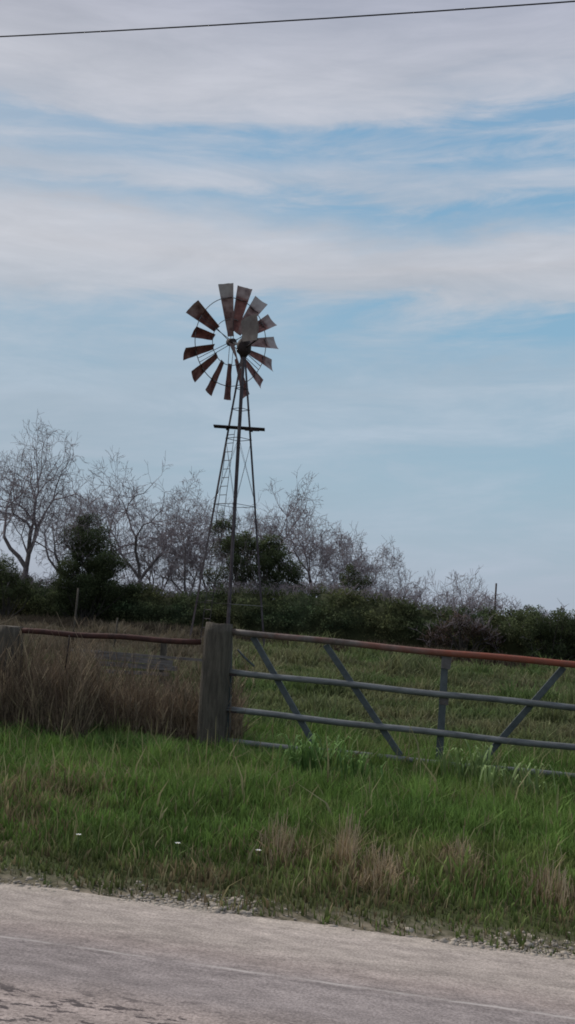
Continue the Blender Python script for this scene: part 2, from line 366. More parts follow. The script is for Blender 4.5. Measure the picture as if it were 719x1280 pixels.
tl = rng.random(len(x)) < .012; h = np.where(tl, h * 1.9 + .04, h); col[tl] = np.array([.36, .33, .17]); V, F, C_ = blades(x, y, G(x, y) - .012, h, rng.uniform(.003, .010, len(x)) * (1 + .04 * y) * (1 + 1.3 * (rng.random(len(x)) < .12)), col)
tag(np_mesh('verge_grass', V, F, M['grass'], colr=C_), 'short green roadside grass with brown and tan patches between road and gate', 'grass', kind='stuff')
# taller rank grass along the gate and fence
N_ = 60000
x = rng.uniform(-8, 8, N_); d = rng.normal(6.7, .55, N_); y = RY0 + ROADK * x + d * NRM
k = in_view(x, y, 4.5) & (d < 8.2); x, y, d = x[k], y[k], d[k]
cl = fbm(x, y, 1.3, 31); k = rng.random(len(x)) < (cl - .22) * 2.4 + .5 * sm((1.2 - x) / 1.); x, y, d, cl = x[k], y[k], d[k], cl[k]
h = rng.uniform(.08, .36, len(x)) * (.35 + cl) * np.where(x < .3, 1.05, .68)
col = mixv(np.array([[.20, .31, .09]]), np.array([[.12, .23, .06]]), cl2[:len(x)] * 0 + rng.random(len(x))) * rng.uniform(.7, 1.3, (len(x), 1))
dd = rng.random(len(x)) < .07; col[dd] = TAN * .8
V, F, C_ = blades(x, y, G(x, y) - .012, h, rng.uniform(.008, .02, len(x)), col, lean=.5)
tag(np_mesh('tall_grass', V, F, M['grass'], colr=C_), 'taller bright green grass growing along the foot of the gate and fence', 'grass', kind='stuff')
# field behind
N_ = 190000
d = 7.8 + 34 * rng.random(N_) ** 1.35; x = rng.uniform(-1, 1, N_) * (d * .36 + 5); y = RY0 + ROADK * x + d * NRM; k = in_view(x, y, 5); x, y, d = x[k], y[k], d[k]
cl = fbm(x, y, .5, 41); g2 = fbm(x * .4, y, .8, 47)
h = rng.uniform(.10, .34, len(x)) * (.25 + 1.6 * cl * vnoise(x, y, 1.8, 77)) * (1 + 1.6 * sm((vnoise(x, y, .9, 81) - .66) / .15))
col = mixv(np.array([[.145, .21, .07]]), np.array([[.25, .24, .125]]), (g2 - .38) * 2.6 + .25 * sm((d - 14) / 10)) * rng.uniform(.6, 1.3, (len(x), 1))
lf = sm((-.2 - x - (y - 13) * .03) / 1.5) * sm((y - 12) / 1.) * (1 - .45 * np.exp(-((y - 22) / 4) ** 2)); col = col * (1 - .8 * lf[:, None]) + np.array([[.19, .14, .11]]) * (.8 * lf[:, None])
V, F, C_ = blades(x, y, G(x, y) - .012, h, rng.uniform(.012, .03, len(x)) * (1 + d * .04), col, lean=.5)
tag(np_mesh('field_grass', V, F, M['grass'], colr=C_), 'rough mottled green and straw pasture grass behind the gate', 'grass', kind='stuff')

# dead weeds behind the left fence
def stalks(x, y, z, h, r, col, side=3, lean=.15):
    P0 = []; P1 = []; R_ = []; CC = []
    for q in range(len(x)):
        a = random.uniform(0, 6.28); l = abs(random.gauss(0, lean)) * h[q]
        b = np.array([x[q], y[q], z[q]]); t = b + np.array([math.cos(a) * l, math.sin(a) * l, h[q]]); mdl = (b + t) / 2 + np.array([random.gauss(0, .02), random.gauss(0, .02), 0]) * h[q]
        P0 += [b, mdl]; P1 += [mdl, t]; R_ += [(r, r * .8), (r * .8, r * .35)]; CC += [col[q]] * 2
        for s in range(side):
            f = random.uniform(.35, .95); p = b + (t - b) * f; a2 = random.uniform(0, 6.28); ll = random.uniform(.08, .28) * h[q]
            P0.append(p); P1.append(p + np.array([math.cos(a2) * ll * .6, math.sin(a2) * ll * .6, ll])); R_.append((r * .6, r * .5)); CC.append(col[q] * 1.1)
    V, F = tubes(P0, P1, [a for a, b in R_], [b for a, b in R_], 3)
    return V, F, np.repeat(np.array(CC), 6, axis=0)
N_ = 5600
x = rng.uniform(-9, -.45, N_); d = np.where(x < -2.35, 6.25, 6.8) + np.abs(rng.normal(0, .8, N_)); y = RY0 + ROADK * x + d * NRM
k = in_view(x, y, 4.5); x, y = x[k], y[k]
h = np.abs(rng.normal(.62, .24, len(x))) * (.55 + .8 * fbm(x, y, 1.1, 61)); h = np.clip(h * np.where(x < -2.3, 1.3, 1.0), .15, 1.35)
cw = mixv(np.array([[.27, .195, .14]]), np.array([[.56, .44, .29]]), rng.random(len(x)) ** 2.5) * rng.uniform(.55, 1.1, (len(x), 1))
V, F, C_ = stalks(x, y, G(x, y) - .02, h, .0055, cw, 5)
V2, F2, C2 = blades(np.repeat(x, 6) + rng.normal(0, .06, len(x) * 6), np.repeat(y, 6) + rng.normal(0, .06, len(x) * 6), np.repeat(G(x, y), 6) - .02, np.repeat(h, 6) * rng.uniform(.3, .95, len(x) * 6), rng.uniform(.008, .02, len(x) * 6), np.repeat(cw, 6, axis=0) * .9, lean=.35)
Va = np.concatenate([V, V2]); Fa = np.concatenate([F, F2 + len(V)]); Ca = np.concatenate([C_, C2])
tag(np_mesh('dead_weeds', Va, Fa, M['dry'], colr=Ca), 'dense brown dead weeds standing behind the rusty pipe rail', 'weeds', kind='stuff')

def at_ground(px, py, dz=0):
    """where the sight line through a photo point meets the verge"""
    d_ = ray(px, py); t = 3.
    while t < 60:
        p = CAM + d_ * t
        if p[2] <= float(G(p[0], p[1])) + dz: break
        t += .01
    return CAM + d_ * t
# pale tall stalks in front of the weeds, each a plant
for px, top, lab in ((168, 868, 'pale straw weed stalk standing left of the forked one in the brown weeds'), (212, 838, 'tallest thin straw stalk in the brown weeds left of the post'), (228, 852, 'forked pale dry weed stalk in front of the brown weeds'), (53, 862, 'leaning pale dry stalk at the far left of the brown weeds')):
    b = W(px, 925, 13.0); b[2] = float(G(b[0], b[1])); t = W(px + (8 if px != 53 else -14), top, 13.0); H = t[2] - b[2]
    o = thing('dry_weed', lab, 'weed', b)
    pts = [Vector(b) + (Vector(t) - Vector(b)) * f + Vector((random.gauss(0, .012), 0, 0)) for f in (0, .3, .6, 1)]
    c0 = np.array([.30, .23, .16]); bm = polytube([p - o.location for p in pts], .006, 5, rr=[.008, .007, .005, .002]); 
    me_ = obj('stem', bm, M['dry_plain'] if 'dry_plain' in M else M.setdefault('dry_plain', mat('straw', (.25, .19, .135), .9, col2=(.16, .12, .085), scale=8)), o)
    xx = np.full(46, b[0]) + rng.normal(0, .025, 46); zz = b[2] + rng.uniform(0, .8, 46) * H
    V, F, C_ = blades(xx - b[0], rng.normal(0, .02, 46), zz - b[2], rng.uniform(.06, .2, 46), rng.uniform(.008, .018, 46), np.tile(c0 * .8, (46, 1)), lean=.6)
    np_mesh('leaves', V, F, M['dry'], o, C_)

# dry tufts on the verge
for px, py, wd, ht, n_, lab in ((350, 1068, 46, 50, 300, 'thin tan dry grass tuft left of the largest tuft on the verge'), (432, 1082, 24, 62, 260, 'tallest tan dry grass tuft on the verge, below the gate'), (478, 1100, 60, 42, 520, 'wide low tan dry grass tuft just right of the tallest one'), (690, 1122, 50, 52, 380, 'rust tan dry grass tuft near the right edge of the verge'), (576, 1078, 36, 40, 160, 'small faded grass tuft with pale seed heads right of the wide tan tuft')):
    b = at_ground(px, py); sc_ = b[1] / FPX; o = thing('dry_grass_tuft', lab, 'grass tuft', b)
    n_ = int(n_ * 1.3); xx = rng.normal(0, wd * .40 * sc_, n_); yy = rng.normal(0, wd * .55 * sc_, n_); q0 = np.exp(-(xx / (wd * .4 * sc_)) ** 2) * .6 + .4
    hh = ht * sc_ * rng.uniform(.2, 1.0, n_) ** 1.4 * q0 * (.6 + .8 * vnoise(b[0] + xx, b[1] + yy, 9, 3)); cc = np.array([.80, .61, .38])[None] * (1. if 'tallest' in lab or 'wide' in lab else .68) * rng.uniform(.5, 1.15, (n_, 1))
    V, F, C_ = blades(xx, yy, G(b[0] + xx, b[1] + yy) - b[2] - .012, hh, rng.uniform(.003, .006, n_), cc, lean=.42); np_mesh('blades', V, F, M['dry'], o, C_)
    kk = rng.choice(n_, n_ // 5, replace=False); P0 = np.stack([xx[kk], yy[kk], hh[kk] * .5], -1); P0[:, 2] = hh[kk] * .1; P1 = P0 + np.stack([rng.normal(0, .025, len(kk)), rng.normal(0, .02, len(kk)), hh[kk] * .95], -1)
    V, F = tubes(P0, P1, .0012, .0022, 3); np_mesh('seed_heads', V, F, M['dry'], o, np.tile(np.array([.62, .48, .33]), (len(V), 1)))
# broad-leaved weeds at the gate
for px, py, ht, n_, lab in ((385, 985, 72, 90, 'broad-leaved green weed clump in front of the second gate brace'), (440, 990, 52, 60, 'low green weed clump between the dark clump and the gate centre'), (590, 988, 62, 70, 'pale green drooping weed clump in front of the gate bottom right of its centre'), (640, 1005, 54, 54, 'pale green weed clump nearest the right side of the verge'), (405, 962, 44, 44, 'small dark green dock plant touching the gate bottom rail')):
    b = at_ground(px, py); sc_ = b[1] / FPX; o = thing('weed_clump', lab, 'weed', b)
    a = rng.uniform(0, 6.28, n_); H = ht * sc_ * rng.uniform(.5, 1.05, n_); Wd = rng.uniform(.008, .022, n_); Vs = []; Cs = []
    base = np.array([.24, .33, .13]) if 'pale' in lab else np.array([.15, .26, .075])
    ox, oy = rng.normal(0, .15, n_), rng.normal(0, .07, n_)
    for q in range(n_):
        dr = np.array([math.cos(a[q]), math.sin(a[q]), 0]); sd = np.array([-dr[1], dr[0], 0]); reach = H[q] * random.uniform(.15, .6); c = base * random.uniform(.7, 1.35)
        for t in (0, .25, .5, .75, 1.):
            p = np.array([ox[q], oy[q], 0]) + dr * reach * t ** 1.3 + np.array([0, 0, H[q] * (math.sin(min(t * 1.15, 1.25) * 1.57) )]) * (1 - .12 * t * t)
            w_ = Wd[q] * (.35 + 1.1 * math.sin(math.pi * min(.95, t * .8 + .15))) * (1 if t < 1 else .1); Vs += [p - sd * w_ / 2, p + sd * w_ / 2]; Cs += [c * (.7 + .5 * t)] * 2
    i = np.arange(n_)[:, None, None] * 10 + (np.arange(4) * 2)[None, :, None]; F = (i + np.array([0, 1, 3, 2])[None, None]).reshape(-1, 4)
    np_mesh('leaves', np.array(Vs), F, M['grass'], o, np.array(Cs))
# three white flowers
for px, py, lab in ((98, 1046, 'leftmost of the three tiny white flowers in the verge grass'), (222, 1057, 'middle one of the three tiny white flowers in the verge grass'), (323, 1066, 'small white flower beside the thin tan tuft in the verge grass')):
    b = at_ground(px, py, .14); b0_ = Vector((b[0], b[1], float(G(b[0], b[1])))); o = thing('white_flower', lab, 'flower', b0_)
    H = .15
    bm = polytube([(0, 0, 0), (.004, 0, H * .5), (0, 0, H)], .0025, 5); obj('stem', bm, M['leaf_plain'] if 'leaf_plain' in M else M.setdefault('leaf_plain', mat('green stem', (.06, .11, .03))), o)
    for q in range(7):
        t = q * 2 * math.pi / 7 + random.random() * .3; bm = bmesh.new(); dr = Vector((math.cos(t), math.sin(t), .35)); sd = Vector((-math.sin(t), math.cos(t), 0))
        vs = [bm.verts.new(Vector((0, 0, H)) + dr * r_ + sd * w_) for r_, w_ in ((.002, 0), (.008, -.005), (.017, -.004), (.019, 0), (.017, .004), (.008, .005))]; bm.faces.new(vs); obj('petal', bm, M['petal'], o)
    bm = bmesh.new(); bmesh.ops.create_icosphere(bm, subdivisions=1, radius=.004, matrix=Matrix.Translation((0, 0, H + .002))); obj('flower_centre', bm, M['yolk'], o)

# gravel along the road edge
ico = bmesh.new(); bmesh.ops.create_icosphere(ico, subdivisions=1, radius=1); iv = np.array([v.co[:] for v in ico.verts]); fi = np.array([[v.index for v in f.verts] for f in ico.faces]); ico.free()
N_ = 30000; s = rng.uniform(-5, 5, N_); c = np.abs(rng.normal(0, .13, N_)) - .07 + .05
a_ = math.atan(ROADK); gx = s * math.cos(a_) - c * math.sin(a_); gy = RY0 + s * math.sin(a_) + c * math.cos(a_)
dens = fbm(gx, gy, 1.5, 71); k = rng.random(N_) < np.clip((dens - .40) * 3.2 + .18 * sm((gx + 1) / 2), .02, 1) * (.12 + .88 * sm((gx + 1.0) / .8)); gx, gy = gx[k], gy[k]
n_ = len(gx); r_ = rng.gamma(1.4, .0036, n_) + .0022; sc3 = r_[:, None] * rng.uniform(.6, 1.3, (n_, 3)); sc3[:, 2] *= .5
V = iv[None] * sc3[:, None] * rng.uniform(.8, 1.2, (n_, len(iv), 1)); V[:, :, 0] += gx[:, None]; V[:, :, 1] += gy[:, None]; V[:, :, 2] += (np.maximum(G(gx, gy) - .012, .0) + .001)[:, None]
F = (fi[None] + (np.arange(n_) * len(iv))[:, None, None]).reshape(-1, 3)
tag(np_mesh('gravel', V, F, M['stone']), 'pale crumbled gravel scattered between road edge and grass', 'gravel', kind='stuff')

# ------------------------------------------------------------------ gate
GX0, GY0, GK = -.56, 12.95, -.20
def gp(px, py, off=0.):
    """point of the vertical gate plane seen at a photo position; off: metres toward the road"""
    d_ = ray(px, py); t = (GY0 - off - GK * GX0) / (d_[1] - GK * d_[0]); return Vector(CAM + d_ * t)
base = gp(287, 925); base.z = 0
gate = thing('farm_gate', 'long grey tube farm gate with rust red top rail', 'gate', base)
def line(pa, pb, n, r, off=0., ext=1.):
    a, b = gp(*pa, off), gp(*pb, off); b = a + (b - a) * ext; return [a + (b - a) * (i_ / n) for i_ in range(n + 1)]
EXT = 1.27                               # on past the frame to the latch end
def rail(pa, pb, r, mt, top=False, off=0.):
    pts = line(pa, pb, 24, r, off, EXT); L_ = len(pts)
    for i_, p in enumerate(pts): p.z += .006 * math.sin(i_ * .7 + pa[1]) - .02 * math.sin(math.pi * i_ / 24) * (1 if top else .4)
    o = obj('rail', polytube(pts, r, 14), mt, gate, smooth=True)
    if top:
        at = o.data.color_attributes.new('Col', 'FLOAT_COLOR', 'POINT')
        x0, x1 = pts[0].x, pts[-1].x
        for v, c_ in zip(o.data.vertices, at.data): t = (v.co.x - x0) / (x1 - x0); q = .02 + max(0, min(1, (t - .2) / .4)) * .85; c_.color = (q, q, q, 1)
        o['label'] = 'rusty orange red top rail'
    return o
rail((287, 789), (719, 829), .040, M['top_rail'], True)
rail((281, 839), (719, 884), .038, M['gate'])
rail((277, 886), (719, 934), .038, M['gate'])
rail((283, 926), (719, 970), .034, M['gate'])
def flat(name, pa, pb, w, t=.035, mt='brace', off=-.05):
    bm = bmesh.new(); a, b = gp(*pa, off), gp(*pb, off); nrm = Vector((-GK, 1, 0)).normalized()
    box_bar(bm, a, b, w, t, nrm); return obj(name, bm, M[mt], gate, bevel=.006)
# diagonal and upright braces sit behind the rails
flat('brace', (316, 796), (395, 934), .075); flat('brace', (407, 806), (501, 945), .075)
flat('brace', (705, 834), (597, 958), .075); flat('brace', (802, 844), (722, 968), .075)
o = flat('upright', (557, 815), (549, 952), .085); 
flat('upright', (288, 789), (285, 925), .06)
flat('upright', (828, 842), (822, 978), .06)
flat('clamp', (560, 817), (557, 836), .11, .05, 'steel', -.045)
flat('clamp', (556, 872), (555, 881), .10, .05, 'steel', -.05)
bm = polytube([gp(297, 812, -.06), gp(306, 822, -.06), gp(318, 833, -.06)], .013, 8); obj('strut', bm, M['brace'], gate, True)
for py in (842, 888):                    # strap hinges round the post side
    bm = bmesh.new(); a, b = gp(276, py - 1, .03), gp(296, py + 1, .03); box_bar(bm, a, b, .055, .012, Vector((-GK, 1, 0)).normalized()); obj('hinge', bm, M['dark_iron'], gate, bevel=.003)
for i_ in range(9):                       # short chain hanging at the hinge side
    c_ = gp(291, 846, .05) + Vector((.004 * math.sin(i_), 0, -.028 * i_)); t_ = (1, 0) if i_ % 2 else (0, 1)
    obj('chain_link', polytube([c_ + Vector((t_[0] * .011 * math.cos(a), t_[1] * .011 * math.cos(a), .02 * math.sin(a))) for a in np.linspace(0, 2 * math.pi, 11)], .004, 5, False), M['dark_iron'], gate, True)
rebase(gate)

# posts
def post(px0, px1, top, off, lab, grp=None, lean=0., round_=.35):
    a, b = gp(px0, 860, off), gp(px1, 860, off); w = (b - a).length; c = (a + b) / 2; gz = float(G(c.x, c.y)); t = gp((px0 + px1) / 2 + 2, top, off)
    H = t.z - gz; bm = bmesh.new(); n = 20; rings = []
    for i_ in range(15):
        z_ = i_ / 14; ring = []
        for k_ in range(n):
            th = 2 * math.pi * k_ / n; cx_, sx_ = math.cos(th), math.sin(th); sq = 1 / max(abs(cx_), abs(sx_)) ** round_
            rr = w / 2 * sq * (1 + .035 * mnoise.noise(Vector((cx_ * 2, sx_ * 2, z_ * 3 + px0))) + .03 * mnoise.noise(Vector((cx_ * 6, sx_ * 6, z_ * 1.2 + px0)))) * (1.03 - .05 * z_) * (.93 if i_ == 14 else 1)
            zz = (z_ * H) + (0.03 * mnoise.noise(Vector((cx_, sx_, 3 + px0))) if i_ > 12 else 0)
            ring.append(bm.verts.new((cx_ * rr + lean * z_, sx_ * rr * .9, zz - .1 * (1 - z_))))
        rings.append(ring)
    for A, B in zip(rings, rings[1:]):
        for k_ in range(n): bm.faces.new((A[k_], A[(k_ + 1) % n], B[(k_ + 1) % n], B[k_]))
    cap = bm.verts.new((lean, 0, H - .015))
    for k_ in range(n): bm.faces.new((rings[-1][k_], rings[-1][(k_ + 1) % n], cap))
    o = obj('wooden_post', bm, M['wood'], smooth=True); o.location = (c.x, c.y, gz); o.rotation_euler = (0, 0, math.atan(GK)); tag(o, lab, 'post', grp); return o
post(251, 286, 779, .02, 'thick weathered grey wooden post at the hinge end of the gate')
post(-8, 22, 782, .0, 'weathered brown wooden post at the left end of the rusty pipe rail')
# rusted pipe rail
pts = line((18, 788), (251, 803), 12, .03, .0)
for i_, p in enumerate(pts): p.z += .008 * math.sin(i_ * 1.1)
pr = obj('pipe_rail', polytube([p - pts[0] for p in pts], .036, 12), M['rust_pipe'], smooth=True); pr.location = pts[0]
tag(pr, 'dark rusty pipe rail running from the left post to the gate post', 'fence rail')
a, b = gp(87, 794, .045), gp(81, 838, .045)
wr = obj('hanging_wire', polytube([a - a, (b - a) * .5 + Vector((.006, 0, 0)), b - a], .009, 6), M['dark_iron'], smooth=True); wr.location = a
tag(wr, 'short dark rusty wire hanging from the pipe rail on the left', 'wire')

# ------------------------------------------------------------------ broken plank fence in the left field
Yp = 20.5
pf = W(90, 840, Yp); pf[2] = float(G(pf[0], pf[1])); pk = thing('plank_fence', 'low pale broken plank fence behind the brown weeds on the left', 'fence', pf)
def plank(pa, pb, w, Ya=Yp, Yb=Yp, name='plank', t=.03):
    bm = bmesh.new(); a = Vector(W(*pa, Ya)); b = Vector(W(*pb, Yb)); box_bar(bm, a, b, t, w, Vector((0, 0, 1))); return obj(name, bm, M['plank'], pk)
plank((88, 812), (262, 826), .05); plank((118, 819), (216, 829), .11); plank((124, 829), (222, 836), .09, Yp - .1, Yp - .02); plank((130, 839), (212, 843), .07, Yp - .1)
rebase_posts = []
for px, top in ((122, 812), (203, 802), (259, 812)):
    b = Vector(W(px, 850, Yp + .06)); t = Vector(W(px + 2, top, Yp + .06)); b.z = float(G(b.x, b.y)) - .1
    bm = bmesh.new(); box_bar(bm, b, t, .12 if px == 203 else .09, .1, (0, 1, 0)); obj('post', bm, M['wood'], pk, bevel=.01)
rebase(pk)
# slim stakes farther off
for px, top, Y_, r_, lab, mt in ((96, 735, 31, .035, 'thin pale stake in front of the hedge on the left', 'wood'), (145, 772, 29, .03, 'short pale stake right of the taller stake on the left', 'wood'), (619, 729, 43.5, .05, 'dark bare pole sticking up over the hedge on the right', 'dark_iron')):
    t = Vector(W(px, top, Y_)); b = Vector((t.x, t.y, float(G(t.x, t.y)) - .1)); t.x += .05
    bm = polytube([(0, 0, 0), (t - b) * .5 + Vector((.012, 0, 0)), t - b], r_, 8, rr=[r_, r_ * .9, r_ * .75])
    o = obj('stake', bm, M[mt], smooth=True); o.location = b; tag(o, lab, 'stake')

# ------------------------------------------------------------------ windmill
YW = 34.0
A0 = Vector((-1.705, YW, .50)); AT = Vector((-1.85, YW, 10.46))
def axis(z): t = (z - 1.0) / 9.46; return Vector((-1.705 + (-1.85 + 1.705) * t, YW, z))
def RR(z): return 1.155 * max(0, (10.45 - z)) / 9.45 + .055
ROT = rad(3)
def corner(k, z):
    a = ROT + k * math.pi / 2; p = axis(z); r = RR(z); return Vector((p.x + math.cos(a) * r, p.y + math.sin(a) * r, z))
gz = float(G(-1.7, 34)); 
mill = thing('windmill', 'tall farm windmill with rusty many-bladed wheel on lattice steel tower', 'windmill', (A0.x, A0.y, gz))
for k in range(4):                     # legs: angle iron, k=3 nearest
    a = ROT + k * math.pi / 2; out = Vector((math.cos(a), math.sin(a), 0)); t1 = Vector((math.cos(a + math.pi * .75), math.sin(a + math.pi * .75), 0)); t2 = Vector((math.cos(a - math.pi * .75), math.sin(a - math.pi * .75), 0))
    bm = bmesh.new(); p0, p1 = corner(k, gz - .1), corner(k, 10.25); wd = .085
    for t_, nn in ((t1, t2), (t2, t1)):
        vs = [bm.verts.new(p + o_) for p in (p0, p1) for o_ in (Vector((0, 0, 0)), t_ * wd, t_ * wd + nn * .008, nn * .008)]
        for f in ((0, 1, 2, 3), (7, 6, 5, 4), (0, 4, 5, 1), (1, 5, 6, 2), (2, 6, 7, 3), (3, 7, 4, 0)): bm.faces.new([vs[i_] for i_ in f])
    bmesh.ops.recalc_face_normals(bm, faces=bm.faces)
    obj('leg', bm, M['old_steel'], mill)
def zat(py, px=300): return float(W(px, py, YW)[2])
for z_ in (zat(486, 304), zat(512, 302), zat(549, 300), zat(632, 295)):
    for k in range(4):
        bm = bmesh.new(); box_bar(bm, corner(k, z_), corner(k + 1, z_), .045, .012); obj('crossbar', bm, M['old_steel'], mill)
z_ = zat(755, 287)
for k in (3, 2):
    bm = bmesh.new(); box_bar(bm, corner(k, z_), corner(k + 1, z_), .05, .015); obj('crossbar', bm, M['pale_steel'] if k == 3 else M['old_steel'], mill)
lv = [zat(549), zat(632), zat(755)]
for za, zb in zip(lv, lv[1:]):
    for k in range(4):
        for s_ in (0, 1):
            V, F = tubes([corner(k + s_, za)[:]], [corner(k + 1 - s_, zb)[:]], .005, .005, 4); np_mesh('brace_rod', V, F, M['old_steel'], mill)
# platform of two boards with brackets
zp = zat(535, 300); c = axis(zp); bm = bmesh.new()
for dy in (-.12, .10): box_bar(bm, c + Vector((-.86, dy, 0)), c + Vector((.86, dy, 0)), .2, .045)
pl = obj('platform', bm, M['dark_iron'], mill, bevel=.004)
for k, (dx, l) in enumerate(((-.42, .3), (.42, .3))):
    bm = bmesh.new(); box_bar(bm, c + Vector((dx, -.26, -.045)), c + Vector((dx, .26, -.045)), .06, .04); obj('bearer', bm, M['dark_iron'], pl)
bm = bmesh.new(); box_bar(bm, c + Vector((.2, -.24, -.09)), c + Vector((.68, -.24, -.08)), .05, .06); obj('bracket', bm, M['dark_iron'], pl)
# pump rod and drop pipe up the middle
obj('pump_rod', polytube([(axis(.5).x + .02, YW, gz), axis(5), axis(10.3)], .03, 8), M['old_steel'], mill, True)
# ladder on the near-left face
def face(f, z, out=.03):
    a, b = corner(2, z), corner(3, z); p = a + (b - a) * f; n_ = Vector((-math.cos(math.pi / 4), -math.sin(math.pi / 4), 0)); return p + n_ * out
zt, zb = zat(540), gz + .25
lad = None
def lf(z): return .33 + .2 * (z / 10)  # ladder leans towards the near leg as the tower narrows
bm = bmesh.new()
for s_ in (-1, 1):
    def q(z): return face(.42, z) + Vector((math.cos(-math.pi / 4), math.sin(-math.pi / 4), 0)) * s_ * .17
    box_bar(bm, q(zb), q(zt), .04, .016)
lad = obj('ladder', bm, M['old_steel'], mill)
for i_ in range(24):
    z_ = zb + (zt - zb) * (i_ + .5) / 24; p = face(.42, z_); dx = Vector((math.cos(-math.pi / 4), math.sin(-math.pi / 4), 0)) * .17
    obj('rung', polytube([p - dx, p + dx], .012, 6), M['old_steel'], lad)
# head
yaw, tau, ph0 = rad(40), rad(-8), -18
u = Vector((math.cos(yaw), math.sin(yaw), 0)); nn = Vector((-math.sin(yaw), math.cos(yaw), 0)); zv = Vector((0, 0, 1))
v_ = (zv * math.cos(tau) + nn * math.sin(tau)).normalized(); nw = u.cross(v_).normalized() * -1
if nw.dot(nn) < 0: nw = -nw
hub = Vector(W(289.8, 427.8, YW + .63)); Rw = 1.986; top = axis(10.46)
wheel = obj('wheel', polytube([hub - nw * .12, hub + nw * .16], .13, 14), M['dark_iron'], mill, True)
gb = bmesh.new(); g0 = axis(10.18); g1 = axis(10.82)
bm = polytube([g0, axis(10.28), axis(10.35), axis(10.6), axis(10.72), axis(10.86)], .1, 10, rr=[.11, .17, .25, .26, .2, .07]); obj('gearbox', bm, M['dark_iron'], mill, True)
obj('mast_pipe', polytube([axis(9.1), axis(10.25)], .055, 10), M['dark_iron'], mill, True)
obj('shaft', polytube([axis(10.55), hub], .045, 10), M['pale_steel'], mill, True)
def wp(t, r, o_=0): return hub + (u * math.sin(t) + v_ * math.cos(t)) * r * Rw + nw * o_
for r_, th in ((.40, .013), (.76, .015)):
    obj('rim', polytube([wp(2 * math.pi * i_ / 60, r_, .02) for i_ in range(61)], th, 6, False), M['steel'], wheel, True)
for i_ in range(6):
    t = rad(12 + 60 * i_ + ph0)
    for s_ in (-1, 1):
        obj('spoke', polytube([wp(t + s_ * .14, .04, .1 * s_), wp(t + s_ * .05, .76, .02)], .012, 6), M['old_steel'], wheel, True)
pale = {0: .30, 1: -.12, 2: .32, 3: -.05, 4: .22, 5: -.12, 6: -.1, 13: .05, 12: -.3, 14: 0}
for k in range(15):
    if k == 14: continue                # one sail is missing
    t = rad(24 * k + ph0); r0, r1 = .37, 1.
    if k == 12: r0, r1 = .37, .80
    if k in (0,): r0 = .10
    if k in (1, 2): r0 = .2
    if k in (3, 4, 5, 6, 7): r0 = .30
    er = u * math.sin(t) + v_ * math.cos(t); et = u * math.cos(t) - v_ * math.sin(t); be = rad(33 + random.uniform(-4, 4))
    if k in (7, 8, 9, 10): be = rad(25)
    ch = (et * math.cos(be) - nw * math.sin(be)).normalized(); cn = er.cross(ch).normalized()
    nr, nc = 14, 6; V = []; CC = []; F = []
    for i_ in range(nr + 1):
        f = i_ / nr; rr_ = r0 + (r1 - r0) * f; w_ = (.13 + .40 * max(0, (rr_ - .15)) / .85) * (1.12 if k in (13, 5, 6, 7) else 1) + (.09 * (1 - f) if k in (0, 1, 2, 3, 4) else 0)
        for j_ in range(nc + 1):
            g_ = j_ / nc - .5; p = hub + er * rr_ * Rw * (1 + .006 * mnoise.noise(Vector((g_ * 4, k, 0))) * (f > .9)) + ch * g_ * w_ + cn * (.09 * w_ * (1 - 4 * g_ * g_)) + nw * .02
            p += cn * .02 * mnoise.noise(Vector((f * 3, g_ * 2, k * 5.1)))
            V.append(p[:]); pl_ = pale.get(k, -.2) + (.62 if rr_ > .80 else .0) * (1 if k in (0, 1, 2, 3, 4, 5) else .35); CC.append((f, pl_, 0))
    for i_ in range(nr):
        for j_ in range(nc): a = i_ * (nc + 1) + j_; F.append((a, a + 1, a + nc + 2, a + nc + 1))
    b_ = np_mesh('blade', V, F, M['sail'], wheel, np.array(CC), smooth=True)
    # back clip where the sail meets the outer rim
    p0 = hub + er * .76 * Rw + nw * .03; obj('clip', polytube([p0 - ch * .17 * (1 if k != 12 else .6), p0 + ch * .17], .012, 5), M['dark_iron'], b_ if False else wheel)
# loose strip hanging below the hub from the long sail
V = [W(285.5, 428, YW + .5), W(293, 430, YW + .4), W(298.5, 455, YW + .35), W(294, 445, YW + .45)]
b_ = np_mesh('blade', V, [(0, 1, 2, 3)], M['sail'], wheel, np.tile([0, .45, 0], (4, 1))); b_['label'] = 'narrow bent grey blade end hanging below the hub'
# folded tail vane
tv = Vector((.55, -.83, 0)).normalized(); s0 = axis(10.5)
def TV(px, py, Y_): return W(px, py, Y_)
V = np.array([TV(301.5, 401, 33.75), TV(309, 396, 33.5), TV(321, 392, 33.05), TV(323.5, 409, 33.0), TV(321.5, 425, 33.05), TV(303, 427, 33.7)])
bm = bmesh.new(); fr = [bm.verts.new(p) for p in V]; bk = [bm.verts.new(Vector(p) + Vector((.83, .55, 0)).normalized() * .006) for p in V]
bm.faces.new(fr); bm.faces.new(bk[::-1])
for i_ in range(6): bm.faces.new((fr[i_], bk[i_], bk[(i_ + 1) % 6], fr[(i_ + 1) % 6]))
bmesh.ops.recalc_face_normals(bm, faces=bm.faces)
M['vane'] = mat('vane sheet', (.23, .205, .19), .7, .2, col2=(.15, .12, .11), scale=3)
tail = obj('tail_vane', bm, M['vane'], mill)
obj('tail_arm', polytube([axis(10.45), Vector(W(322, 424, 33.08))], .03, 8), M['dark_iron'], tail, True)
# nested parents: shift every descendant
def shift(o, off):
    for c_ in o.children:
        if c_.type == 'MESH': c_.data.transform(Matrix.Translation(-off))
        shift(c_, off)
shift(mill, mill.location.copy())

